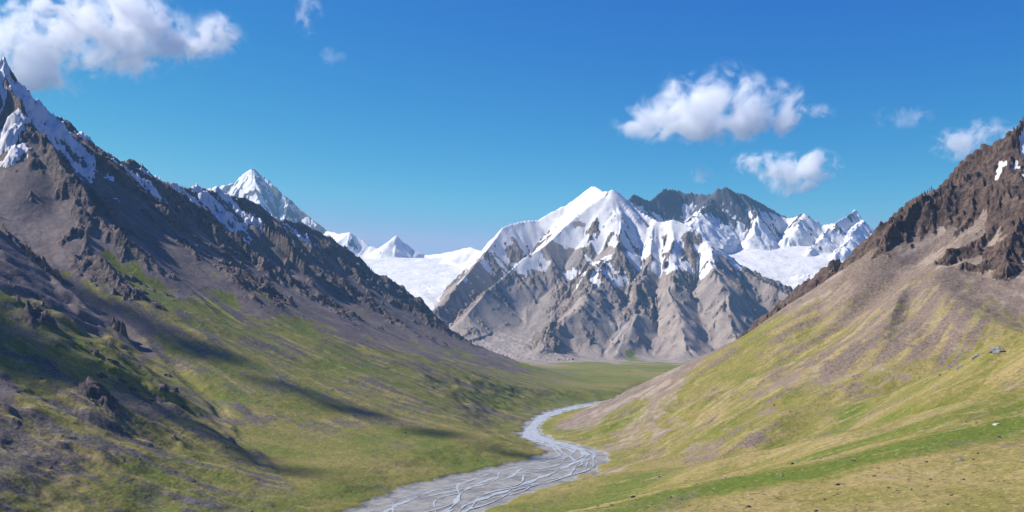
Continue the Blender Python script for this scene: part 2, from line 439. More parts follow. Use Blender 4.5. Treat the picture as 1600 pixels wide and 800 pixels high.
# vegetation and tone of the ground
hgt = base - floor
gline = np.full(X.shape, 900.0, F32)
gline = np.where(isl, np.interp(Y, [2300, 2700, 3200, 4200, 6000], [330, 270, 165, 85, 25]), gline); gline = np.where(isnl, 210 + 130 * mid + 120 * fine - 60 * LB, gline); gline = np.where(isr, 300 + 0.10 * (X - 700), gline); gline = np.where(isc, 70, gline)
gline = np.where(isb | isf | isd | isice, -500, gline)
gline = soften(gline, 14)
grass = sstep(60, -60, hgt - gline + big * 70 + mid * 40 + STR * np.where(isl, 85, 45) + np.where(isl, 60 * mid, 0))
grass = np.where(isr, sstep(450, 700, (dcrest + big * 120 + mid * 70 - STR * 60) / tip), grass)
grass = soften(grass, 3, 1)
grass = grass - np.where(isr, 0.45 * np.maximum(STR - 0.2, 0) + 0.5 * sstep(0.25, 0.7, big - mid), 0)
grass = np.where((comp == 0) | isc, grass * (1 - sstep(5750, 6900, Y + 520 * big + 260 * mid)), grass)
grass = np.where(isice, np.where(comp == 20, sstep(60, 35, base + mid * 12), 0), grass)
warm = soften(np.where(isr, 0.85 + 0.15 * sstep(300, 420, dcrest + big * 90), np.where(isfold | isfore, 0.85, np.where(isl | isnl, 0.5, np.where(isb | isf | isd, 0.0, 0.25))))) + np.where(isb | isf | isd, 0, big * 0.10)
dry = soften(np.where(isr, 0.60, np.where(isfold, 0.80, np.where(isfore, 1.0, np.where(isnl, 0.55, 0.44))))) + big * 0.30 + mid * 0.18 + STR * 0.16 + 0.09 * LA * steep - 0.06 * LB * steep
dry = np.where(isfore, dry - 0.9 * sstep(70, 20, np.abs(over + 62 + 25 * mid)), dry)      # damp green hollow along the shoulder
dry = dry - soften(np.where(isfold, 0.7 * sstep(34, 4, gap), 0), 10)
def seg_d(ax, ay, bx, by):
    t = np.clip(((X - ax) * (bx - ax) + (Y - ay) * (by - ay)) / ((bx - ax) ** 2 + (by - ay) ** 2), 0, 1)
    return np.hypot(X - ax - t * (bx - ax), Y - ay - t * (by - ay))
wash = sstep(75, 25, seg_d(195, 1860, 330, 2150) + 26 * mid + 18 * fine) + sstep(52, 14, seg_d(330, 2150, 520, 2470) + 26 * mid + 14 * fine)
wash = np.clip(wash + sstep(34, 12, seg_d(120, 1490, 160, 1560) + 14 * mid), 0, 1)
grass = grass * (1 - 0.55 * wash)
dirt = np.where(comp == 21, sstep(900, 600, base), np.where(comp == 20, 0.5 * sstep(760, 500, base), 0.0))
dry = np.where(isice, dirt, np.where(msnow > 0.02, 0.0, dry))
print('land', round(time.time() - T0, 1))

# ----------------------------------------------------------------------------------------------
# node helpers
# ----------------------------------------------------------------------------------------------
class NT_:
    def __init__(self, mat):
        mat.use_nodes = True
        self.t = mat.node_tree; self.t.nodes.clear()
    def n(self, kind, **kw):
        nd = self.t.nodes.new(kind)
        for k, v in kw.items():
            if k.startswith('i_'):
                key = k[2:]
                key = int(key) if key.isdigit() else key
                self.put(nd, key, v)
            else: setattr(nd, k, v)
        return nd
    def put(self, nd, key, v):
        if isinstance(v, bpy.types.NodeSocket): self.t.links.new(v, nd.inputs[key])
        else: nd.inputs[key].default_value = v
    def math(self, op, a, b=0.0, c=0.0, clamp=False):
        nd = self.n('ShaderNodeMath', operation=op, use_clamp=clamp)
        for i, v in enumerate((a, b, c)): self.put(nd, i, v)
        return nd.outputs[0]
    def mix(self, f, a, b):
        nd = self.n('ShaderNodeMix', data_type='RGBA')
        self.put(nd, 0, f)
        for k, v in ((6, a), (7, b)):
            if isinstance(v, tuple): v = tuple(v) + (1,) if len(v) == 3 else v
            self.put(nd, k, v)
        return nd.outputs[2]
    def step(self, x, a, b):
        nd = self.n('ShaderNodeMapRange', interpolation_type='SMOOTHSTEP')
        self.put(nd, 0, x); self.put(nd, 1, a); self.put(nd, 2, b)
        return nd.outputs[0]
    def noise(self, co, scale, detail=4, rough=0.55, dist=0.0):
        nd = self.n('ShaderNodeTexNoise')
        self.put(nd, 'Vector', co); self.put(nd, 'Scale', scale); self.put(nd, 'Detail', detail)
        self.put(nd, 'Roughness', rough); self.put(nd, 'Distortion', dist)
        return nd.outputs[0]

def terrain_material():
    mat = bpy.data.materials.new('alpine_ground')
    t = NT_(mat)
    co = t.n('ShaderNodeTexCoord').outputs['Object']
    cva = t.n('ShaderNodeAttribute', attribute_name='cover'); streak = cva.outputs['Alpha']
    ca = t.n('ShaderNodeSeparateColor'); t.put(ca, 0, cva.outputs['Color'])
    ga = t.n('ShaderNodeSeparateColor'); t.put(ga, 0, t.n('ShaderNodeAttribute', attribute_name='ground').outputs['Color'])
    rock, grs, snow = ca.outputs
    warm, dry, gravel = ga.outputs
    n3 = t.noise(co, 0.35, 5, 0.65)       # 3 m
    n1 = t.noise(co, 1.1, 3, 0.7)         # 1 m
    n15 = t.noise(co, 0.07, 6, 0.65)      # 15 m
    n60 = t.noise(co, 0.016, 5, 0.6)      # 60 m
    n300 = t.noise(co, 0.0035, 4, 0.55)
    # rock
    def ramp(*cols):
        r = t.n('ShaderNodeValToRGB'); e = r.color_ramp.elements
        for k, (p, c) in enumerate(cols):
            el = e[k] if k < 2 else e.new(p)
            el.position = p; el.color = c + (1,)
        t.put(r, 0, warm); return r.outputs[0]
    rc = ramp((0.0, (0.072, 0.066, 0.086)), (0.25, (0.165, 0.127, 0.112)), (0.5, (0.098, 0.078, 0.080)), (0.85, (0.100, 0.066, 0.055)))  # zero end: shade of the back range's walls put into the rock colour
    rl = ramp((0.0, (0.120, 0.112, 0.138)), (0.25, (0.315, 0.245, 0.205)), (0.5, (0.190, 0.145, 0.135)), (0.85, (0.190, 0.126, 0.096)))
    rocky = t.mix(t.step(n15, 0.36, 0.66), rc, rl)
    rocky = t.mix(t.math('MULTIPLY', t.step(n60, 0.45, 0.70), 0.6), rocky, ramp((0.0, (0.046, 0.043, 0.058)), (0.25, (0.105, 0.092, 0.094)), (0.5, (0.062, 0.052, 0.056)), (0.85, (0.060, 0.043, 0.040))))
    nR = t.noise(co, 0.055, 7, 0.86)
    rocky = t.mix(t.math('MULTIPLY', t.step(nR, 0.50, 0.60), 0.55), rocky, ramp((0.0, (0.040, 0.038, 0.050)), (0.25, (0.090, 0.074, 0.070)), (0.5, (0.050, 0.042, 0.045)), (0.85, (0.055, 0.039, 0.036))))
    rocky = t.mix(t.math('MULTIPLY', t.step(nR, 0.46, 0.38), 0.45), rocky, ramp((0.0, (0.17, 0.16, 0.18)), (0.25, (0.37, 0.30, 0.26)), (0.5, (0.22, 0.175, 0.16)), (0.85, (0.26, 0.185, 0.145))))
    # scree
    sc = ramp((0.0, (0.2, 0.19, 0.19)), (0.25, (0.300, 0.240, 0.200)), (0.5, (0.140, 0.108, 0.102)), (0.85, (0.225, 0.176, 0.136)), (1.0, (0.240, 0.168, 0.115)))
    scree = t.mix(t.step(n15, 0.3, 0.7), sc, ramp((0.0, (0.15, 0.14, 0.14)), (0.25, (0.215, 0.168, 0.145)), (0.5, (0.100, 0.078, 0.076)), (0.85, (0.165, 0.130, 0.102))))
    scree = t.mix(t.step(n3, 0.5, 0.75), scree, ramp((0.0, (0.25, 0.24, 0.235)), (0.25, (0.33, 0.30, 0.28)), (0.5, (0.190, 0.152, 0.142)), (0.85, (0.35, 0.275, 0.215))))
    scree = t.mix(t.math('MULTIPLY', t.step(t.math('ADD', streak, t.math('MULTIPLY', t.math('SUBTRACT', n15, 0.5), 0.8)), 0.75, 0.25), 0.5), scree, ramp((0.0, (0.28, 0.27, 0.27)), (0.25, (0.37, 0.315, 0.275)), (0.5, (0.205, 0.165, 0.152)), (0.85, (0.40, 0.32, 0.25))))
    scree = t.mix(t.math('MULTIPLY', t.step(nR, 0.53, 0.62), 0.5), scree, ramp((0.0, (0.10, 0.095, 0.10)), (0.25, (0.145, 0.118, 0.105)), (0.5, (0.075, 0.060, 0.060)), (0.85, (0.115, 0.090, 0.072))))
    # grass
    d = t.math('ADD', dry, t.math('MULTIPLY', t.math('SUBTRACT', n60, 0.5), 0.9))
    d = t.math('ADD', d, t.math('MULTIPLY', t.math('SUBTRACT', n15, 0.5), 0.9))
    d = t.math('ADD', d, t.math('MULTIPLY', t.math('SUBTRACT', n3, 0.5), 1.1))
    d = t.math('ADD', d, t.math('MULTIPLY', t.math('SUBTRACT', n1, 0.5), 0.9))
    la = t.n('ShaderNodeSeparateColor'); t.put(la, 0, t.n('ShaderNodeAttribute', attribute_name='litter').outputs['Color'])
    rub, palesoil, fine_ = la.outputs
    g1 = t.mix(t.step(d, 0.05, 0.55), (0.092, 0.126, 0.011), (0.178, 0.160, 0.034))
    g2 = t.mix(t.step(d, 0.50, 1.05), g1, (0.290, 0.220, 0.085))
    g2 = t.mix(t.math('MULTIPLY', palesoil, t.step(t.math('ADD', n3, t.math('MULTIPLY', n15, 0.5)), 0.62, 0.86)), g2, (0.33, 0.265, 0.165))
    # small stones, and the dark gaps between the tussocks
    nA = t.noise(co, 0.17, 5, 0.88); nB = t.noise(co, 0.21, 5, 0.88, 0.3)
    g2 = t.mix(t.math('MULTIPLY', t.step(nA, 0.53, 0.62), t.math('ADD', 0.30, t.math('MULTIPLY', dry, 0.5))), g2, (0.068, 0.055, 0.018))
    g2 = t.mix(t.math('MULTIPLY', t.step(nB, 0.57, 0.64), 0.65), g2, (0.42, 0.35, 0.22))
    # dark rubble lying on the turf, in tongues and clusters
    cl = t.math('MULTIPLY', t.step(t.noise(co, 0.011, 4, 0.6, 0.6), 0.53, 0.64), 0.6)
    rq = t.math('MAXIMUM', rub, cl)
    spk = t.step(t.math('ADD', t.math('MULTIPLY', t.math('ADD', nA, n3), 0.5), t.math('MULTIPLY', t.math('SUBTRACT', rq, 0.5), 0.22)), 0.47, 0.56)
    rubc = t.mix(t.step(nB, 0.42, 0.60), ramp((0.0, (0.06, 0.058, 0.06)), (0.25, (0.09, 0.075, 0.07)), (0.5, (0.058, 0.048, 0.048)), (0.85, (0.095, 0.068, 0.055))),
                 ramp((0.0, (0.14, 0.13, 0.13)), (0.25, (0.22, 0.19, 0.17)), (0.5, (0.16, 0.132, 0.125)), (0.85, (0.245, 0.182, 0.145))))
    g2 = t.mix(t.math('MULTIPLY', t.math('MULTIPLY', rq, spk), 0.92), g2, rubc)
    gm = t.step(t.math('ADD', grs, t.math('MULTIPLY', t.math('SUBTRACT', t.math('ADD', n15, t.math('MULTIPLY', n3, 0.5)), 0.75), 1.0)), 0.30, 0.62)
    scree = t.mix(t.math('MULTIPLY', t.math('MULTIPLY', rq, spk), 0.75), scree, rubc)
    col = t.mix(gm, scree, g2)
    rm = t.step(t.math('ADD', rock, t.math('MULTIPLY', t.math('SUBTRACT', n3, 0.5), 0.6)), 0.35, 0.65)
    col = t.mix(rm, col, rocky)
    gv = t.mix(t.step(n15, 0.35, 0.65), (0.285, 0.275, 0.255), (0.205, 0.20, 0.19))
    gv = t.mix(t.step(n3, 0.55, 0.72), gv, (0.36, 0.345, 0.32))
    gv = t.mix(t.math('MULTIPLY', t.step(t.math('ADD', n60, t.math('MULTIPLY', n15, 0.5)), 0.70, 0.88), 0.7), gv, (0.150, 0.150, 0.142))
    col = t.mix(t.step(gravel, 0.3, 0.7), col, gv)
    sm = t.step(t.math('ADD', snow, t.math('MULTIPLY', t.math('SUBTRACT', n15, 0.5), 0.7)), 0.38, 0.62)
    white = t.mix(t.step(n60, 0.35, 0.7), (0.66, 0.645, 0.625), (0.585, 0.57, 0.55))
    white = t.mix(t.math('MULTIPLY', t.step(t.math('ADD', streak, t.math('MULTIPLY', t.math('SUBTRACT', n60, 0.5), 1.2)), 0.35, 0.85), t.math('MULTIPLY', dry, 0.8)), white, (0.36, 0.34, 0.32))
    white = t.mix(t.math('MULTIPLY', t.step(t.math('ADD', streak, t.math('MULTIPLY', t.math('SUBTRACT', n60, 0.5), 1.6)), 0.4, 0.9), 0.28), white, (0.46, 0.46, 0.475))
    col = t.mix(sm, col, white)
    # relief too small for the mesh
    hh = t.math('ADD', t.math('MULTIPLY', n3, 3.0), t.math('MULTIPLY', n15, 16.0))
    amt = t.math('ADD', t.math('MULTIPLY', rm, 0.75), 0.16)
    amt = t.math('MULTIPLY', amt, t.math('SUBTRACT', 1.0, t.math('MULTIPLY', sm, 0.85)))
    b = t.n('ShaderNodeBump', i_Strength=amt, i_Distance=1.0, i_Height=hh)
    p = t.n('ShaderNodeBsdfPrincipled')
    t.put(p, 'Base Color', col); t.put(p, 'Roughness', 0.9); t.put(p, 'Specular IOR Level', 0.15); t.put(p, 'Normal', b.outputs[0])
    o = t.n('ShaderNodeOutputMaterial'); t.put(o, 0, p.outputs[0])
    return mat

MAT = terrain_material()

# ----------------------------------------------------------------------------------------------
# meshes cut from the grid, one object per landform
# ----------------------------------------------------------------------------------------------
hx, hy = grad(H)
NV = np.stack([-hx, -hy, np.ones_like(hx)], -1); NV /= np.linalg.norm(NV, axis=-1, keepdims=True)
band = 0.5 + 0.5 * np.sin(QI * 13 + 1.2 * big + 2.5 * perlin(QI * 3, Y / 900, 210))
STK = np.where(isice, band, np.clip(0.5 + 0.5 * STR, 0, 1))
COVER = np.stack([mrock, np.clip(grass, 0, 1), msnow, STK], -1).astype(F32).reshape(-1, 4)
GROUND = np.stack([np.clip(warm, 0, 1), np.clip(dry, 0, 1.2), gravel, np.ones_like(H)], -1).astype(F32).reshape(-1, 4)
LITTER = np.stack([rubble, palesoil, np.clip(0.5 + 0.25 * LA, 0, 1), np.ones_like(H)], -1).astype(F32).reshape(-1, 4)
CO = np.stack([X, Y, H], -1).reshape(-1, 3).astype(F32); NVf = NV.reshape(-1, 3).astype(F32)
ii = np.arange(N).reshape(NR, NT)
quads = np.stack([ii[:-1, :-1], ii[:-1, 1:], ii[1:, 1:], ii[1:, :-1]], -1).reshape(-1, 4)
fcomp = comp[:-1, :-1].reshape(-1)

def cut(name, mask):
    q = quads[mask]
    used, inv = np.unique(q, return_inverse=True)
    q = inv.reshape(-1, 4).astype(np.int32)
    me = bpy.data.meshes.new(name)
    me.vertices.add(len(used)); me.vertices.foreach_set('co', CO[used].ravel())
    me.loops.add(q.size); me.loops.foreach_set('vertex_index', q.ravel())
    me.polygons.add(len(q)); me.polygons.foreach_set('loop_start', np.arange(0, q.size, 4, dtype=np.int32))
    me.polygons.foreach_set('use_smooth', np.ones(len(q), bool))
    for an, arr in (('cover', COVER), ('ground', GROUND), ('litter', LITTER)):
        a = me.attributes.new(an, 'FLOAT_COLOR', 'POINT'); a.data.foreach_set('color', arr[used].ravel())
    me.update(calc_edges=True)
    me.normals_split_custom_set_from_vertices(NVf[used])
    me.materials.append(MAT)
    o = bpy.data.objects.new(name, me); C.objects.link(o)
    return o

def tag(o, label=None, cat=None, group=None, kind=None):
    for k, v in (('label', label), ('category', cat), ('group', group), ('kind', kind)):
        if v: o[k] = v
    return o

LAND = [('terrain', [0], 'flat green valley floor beside the braided grey river', 'terrain'),
        ('mountain', [CID['left']], 'dark rocky mountain with snow streaks under its sharp peak and green lower slopes', 'mountain'),
        ('hillside', [CID['nearleft']], 'steep shaded hillside of turf and dark outcrops below the dark rocky mountain', 'hill'),
        ('mountain', [CID['right']], 'brown craggy mountain with a pale scree band above sunlit grass', 'mountain'),
        ('hill', [CID['folda']], 'long smooth grassy spur running down from the brown craggy mountain to the river gravel', 'hill'),
        ('hill', [CID['foldb']], 'low grassy spur just behind the dry turf shoulder', 'hill'),
        ('mountain', [CID['centre']], 'broad grey mountain with white snowfields closing the valley', 'mountain'),
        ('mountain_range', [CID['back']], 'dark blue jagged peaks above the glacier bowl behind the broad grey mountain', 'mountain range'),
        ('mountain', [CID['far']], 'hazy snow covered pyramid peak far behind the dark rocky ridge', 'mountain'),
        ('mountain_range', [CID['domes']], 'low white snow domes at the head of the long glacier', 'mountain range'),
        ('glacier', [20], 'white glacier tongue between the dark rocky mountain and the broad grey one', 'glacier'),
        ('glacier', [21], 'white glacier bowl below the jagged blue peaks', 'glacier'),
        ('hill', [CID['fore']], 'dry yellow turf shoulder scattered with small stones in front of the river', 'hill')]
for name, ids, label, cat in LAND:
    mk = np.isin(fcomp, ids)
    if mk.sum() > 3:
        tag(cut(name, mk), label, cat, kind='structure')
print('meshes', round(time.time() - T0, 1))

# ----------------------------------------------------------------------------------------------
# boulders and outcrops lying on the ground
# ----------------------------------------------------------------------------------------------
def rock_material(name, a, b, c):
    mat = bpy.data.materials.new(name); t = NT_(mat)
    co = t.n('ShaderNodeTexCoord').outputs['Object']
    n1 = t.noise(co, 1.3, 5, 0.65); n2 = t.noise(co, 4.5, 4, 0.7)
    col = t.mix(t.step(n1, 0.38, 0.62), a, b); col = t.mix(t.step(n2, 0.55, 0.72), col, c)
    bu = t.n('ShaderNodeBump', i_Strength=0.7, i_Distance=0.25, i_Height=t.math('ADD', n1, n2))
    p = t.n('ShaderNodeBsdfPrincipled'); t.put(p, 'Base Color', col); t.put(p, 'Roughness', 0.9); t.put(p, 'Specular IOR Level', 0.2); t.put(p, 'Normal', bu.outputs[0])
    t.put(t.n('ShaderNodeOutputMaterial'), 0, p.outputs[0]); return mat
RM = {'brown': rock_material('brown_stone', (0.10, 0.072, 0.052), (0.175, 0.125, 0.088), (0.23, 0.18, 0.13)),
      'dark': rock_material('dark_stone', (0.050, 0.042, 0.042), (0.090, 0.074, 0.070), (0.13, 0.115, 0.10)),
      'grey': rock_material('grey_stone', (0.16, 0.15, 0.14), (0.24, 0.225, 0.21), (0.10, 0.092, 0.085)),
      'pale': rock_material('pale_stone', (0.42, 0.38, 0.31), (0.52, 0.47, 0.40), (0.33, 0.29, 0.23))}
from mathutils import Vector, noise as mnoise
def rock_mesh(name, seed, sub, mat, flat=0.7, rough=0.32):
    rg_ = random.Random(seed)
    bm = bmesh.new(); bmesh.ops.create_icosphere(bm, subdivisions=sub, radius=1.0)
    planes = [(Vector((rg_.uniform(-1, 1), rg_.uniform(-1, 1), rg_.uniform(-0.4, 1))).normalized(), rg_.uniform(0.55, 0.9)) for _ in range(11)]
    sq = (rg_.uniform(0.8, 1.3), rg_.uniform(0.7, 1.0), flat * rg_.uniform(0.8, 1.15))
    for v in bm.verts:
        p = v.co.copy()
        for n_, d_ in planes:                       # broken faces
            e_ = p.dot(n_) - d_
            if e_ > 0: p -= n_ * e_
        q = p * 1.7 + Vector((seed * 3.1, 0, 0))
        p *= 1 + rough * (mnoise.fractal(q, 0.8, 2.1, 4) * 0.45)
        v.co = (p.x * sq[0], p.y * sq[1], p.z * sq[2])
    me = bpy.data.meshes.new(name); bm.to_mesh(me); bm.free(); me.materials.append(RM[mat]); return me

PXg = (800 + 1600 * X / Y).astype(F32); PYg = (540 - 1600 * (H - CAM_H) / Y).astype(F32)
def ground_at(px, py):
    """the nearest point of the ground seen in that direction"""
    d = np.hypot(PXg - px, PYg - py)
    near_ = np.argwhere(d < max(2.5, float(d.min()) + 0.5))
    a = min(near_, key=lambda q: Y[q[0], q[1]])
    return float(X[a[0], a[1]]), float(Y[a[0], a[1]]), float(H[a[0], a[1]])
def ground_z(x, y):
    r = math.hypot(x, y); a = math.atan2(x, y)
    fi = (NR - 1) * math.log(r / R0) / math.log(R1 / R0); fj = (a - TH0) / (TH1 - TH0) * (NT - 1)
    i0 = int(max(0, min(NR - 2, fi))); j0 = int(max(0, min(NT - 2, fj))); u, v = fi - i0, fj - j0
    return float((H[i0, j0] * (1 - v) + H[i0, j0 + 1] * v) * (1 - u) + (H[i0 + 1, j0] * (1 - v) + H[i0 + 1, j0 + 1] * v) * u)
def put_rock(me, name, p, r, label, cat, group=None, sink=0.35, squash=1.0):
    o = bpy.data.objects.new(name, me); C.objects.link(o)
    o.location = (p[0], p[1], p[2] + r * (0.6 - sink) * 0.6); o.scale = (r, r, r * squash)
    o.rotation_euler = (rnd_r.uniform(-.2, .2), rnd_r.uniform(-.2, .2), rnd_r.uniform(0, 6.28))
    tag(o, label, cat, group); return o
rnd_r = random.Random(21)
kinds = {m_: [rock_mesh(m_ + '_boulder_shape', 10 * q + k, 3, m_) for k in range(4)] for q, m_ in enumerate(('brown', 'dark', 'grey'))}
def scatter(region, n, mats, rmin, rmax, label, group):
    done = tries = 0
    while done < n and tries < n * 60:
        tries += 1
        x, y = region()
        c_ = (int((NR - 1) * math.log(math.hypot(x, y) / R0) / math.log(R1 / R0)), int((math.atan2(x, y) - TH0) / (TH1 - TH0) * (NT - 1)))
        if not (0 <= c_[0] < NR and 0 <= c_[1] < NT): continue
        if rd[c_] < 8: continue
        # boulders gather in loose clusters
        if fb1(x, y) < rnd_r.uniform(-0.25, 0.35): continue
        r = rmin * (rmax / rmin) ** (rnd_r.random() ** 2.2)
        put_rock(rnd_r.choice(kinds[rnd_r.choice(mats)]), 'boulder', (x, y, ground_z(x, y)), r, label, 'boulder', group)
        done += 1
def fb1(x, y):
    return mnoise.noise(Vector((x / 60.0, y / 60.0, 3.3))) + 0.5 * mnoise.noise(Vector((x / 22.0, y / 22.0, 7.7)))
def wedge(px0, px1, y0, y1):
    def f():
        y = rnd_r.uniform(y0, y1); return ((rnd_r.uniform(px0, px1) - 800) / 1600 * y, y)
    return f
scatter(wedge(760, 1600, 545, 960), 183, ('brown', 'brown', 'grey'), 0.7, 2.5, 'small brown stone lying on the dry yellow turf shoulder in the foreground', 'stones on the dry turf shoulder')
scatter(wedge(1000, 1600, 1000, 1700), 35, ('brown', 'grey'), 0.8, 2.4, 'brown boulder on the grassy folds right of the river', 'boulders on the grassy folds')
scatter(wedge(0, 420, 1050, 1750), 58, ('dark', 'dark', 'brown'), 0.9, 3.2, 'dark boulder on the steep near hillside left of the river', 'boulders on the near left hillside')
scatter(wedge(420, 800, 1700, 3200), 18, ('dark', 'grey'), 1.4, 3.2, 'grey boulder on the green meadow left of the river', 'boulders on the left meadow')
OUT = [(148, 548, 13), (176, 563, 17), (190, 592, 16), (207, 606, 12), (158, 585, 10), (236, 622, 9), (272, 606, 17), (290, 634, 13), (262, 585, 11)]
out_me = [rock_mesh('outcrop_shape', 70 + k, 4, 'dark', 0.8, 0.6) for k in range(4)]
for k, (px, py, r) in enumerate(OUT):
    put_rock(out_me[k % 4], 'rock_outcrop', ground_at(px, py), r * 0.72, 'dark rock outcrop jutting from the shaded near hillside on the left', 'outcrop', 'dark outcrops on the near left hillside', sink=0.95, squash=0.8)
out_g = [rock_mesh('grey_outcrop_shape', 90 + k, 4, 'grey', 0.8, 0.6) for k in range(3)]
for k, (px, py, r) in enumerate([(1524, 556, 13), (1500, 572, 8), (1556, 545, 12), (1462, 604, 7)]):
    put_rock(out_g[k % 3], 'rock_outcrop', ground_at(px, py), r * 0.75, 'grey rock outcrop in the gully behind the long smooth grassy spur', 'outcrop', 'grey outcrops in the right gully', sink=0.9, squash=0.75)
pale = rock_mesh('pale_boulder_shape', 99, 4, 'pale', 0.55)
put_rock(pale, 'boulder', ground_at(1556, 662), 4.0, 'big pale flat boulder on the turf at the right edge of the foreground shoulder', 'boulder', squash=0.5)
put_rock(pale, 'boulder', ground_at(1132, 742), 2.6, 'pale flat boulder beside the damp green hollow in the foreground', 'boulder', squash=0.5)
put_rock(kinds['brown'][0], 'boulder', ground_at(1028, 744), 2.0, 'dark brown boulder on the crest of the foreground shoulder near the river bend', 'boulder')
print('rocks', round(time.time() - T0, 1))

# ----------------------------------------------------------------------------------------------
# river water: shallow braids wandering over the gravel bed
# ----------------------------------------------------------------------------------------------
def water_material():
    mat = bpy.data.materials.new('glacial_water'); t = NT_(mat)
    co = t.n('ShaderNodeTexCoord').outputs['Object']
    a = t.noise(co, 0.09, 4, 0.6); b = t.noise(co, 0.6, 3, 0.6)
    col = t.mix(t.step(a, 0.4, 0.65), (0.30, 0.32, 0.325), (0.42, 0.44, 0.44))
    col = t.mix(t.step(b, 0.56, 0.68), col, (0.72, 0.74, 0.75))
    bu = t.n('ShaderNodeBump', i_Strength=0.25, i_Distance=0.3, i_Height=b)
    p = t.n('ShaderNodeBsdfPrincipled'); t.put(p, 'Base Color', col); t.put(p, 'Roughness', 0.45); t.put(p, 'Specular IOR Level', 0.25); t.put(p, 'Normal', bu.outputs[0])
    t.put(t.n('ShaderNodeOutputMaterial'), 0, p.outputs[0]); return mat

rnd = random.Random(5)
LEN = np.concatenate([[0], np.cumsum(np.hypot(np.diff(RS[:, 0]), np.diff(RS[:, 1])))])
bmw = bmesh.new()
STRANDS = [(0.45, 0.35, 620, 0.3, 8.5), (-0.30, 0.45, 430, 1.9, 5.5), (0.62, 0.30, 350, 4.0, 4.5), (-0.62, 0.25, 520, 5.1, 4.0), (0.05, 0.6, 700, 2.7, 5.0), (0.2, 0.5, 260, 0.9, 2.6), (-0.45, 0.5, 300, 3.3, 2.4), (0.75, 0.25, 230, 5.7, 2.2), (-0.1, 0.6, 410, 4.4, 3.0), (0.80, 0.15, 330, 1.1, 3.2)]
for k, (off, amp, wl, ph, wd) in enumerate(STRANDS):
    prev = None
    for L in np.arange(0, LEN[-1], 7.0):
        cx, cy, hw = [np.interp(L, LEN, RS[:, i]) for i in range(3)]
        tx = np.interp(L + 6, LEN, RS[:, 0]) - np.interp(L - 6, LEN, RS[:, 0]); ty = np.interp(L + 6, LEN, RS[:, 1]) - np.interp(L - 6, LEN, RS[:, 1])
        tl = math.hypot(tx, ty) + 1e-6; nx, ny = ty / tl, -tx / tl
        q = off + amp * math.sin(L / wl * 6.283 + ph) * 0.6 + 0.12 * amp * math.sin(L / 83.0 + ph * 3) + 0.03 * math.sin(L / 31.0 + ph * 5)
        q = max(-0.92, min(0.92, q)) * (hw - 4)
        narrow = max(0.0, min(1.0, (46 - hw) / 26))
        wv = wd * (0.72 + 0.75 * math.sin(L / 57.0 + k * 2.1) * math.sin(L / 19.0 + k) + 0.25 * math.sin(L / 9.0 + k)) * (1 + 0.7 * narrow) * min(1.0, 0.35 + hw / 60)
        wv = max(0.45, wv * (0.55 + 0.7 * narrow))
        z = zfloor(cy) + 0.02 + 0.009 * k
        a = bmw.verts.new((cx + nx * (q - wv), cy + ny * (q - wv), z)); b = bmw.verts.new((cx + nx * (q + wv), cy + ny * (q + wv), z))
        if prev: bmw.faces.new((prev[0], prev[1], b, a))
        prev = (a, b)
me = bpy.data.meshes.new('river'); bmw.normal_update(); bmw.to_mesh(me); bmw.free()
me.materials.append(water_material())
ro = bpy.data.objects.new('river', me); C.objects.link(ro)
tag(ro, 'pale glacial stream braiding over its grey gravel bed', 'river', kind='structure')

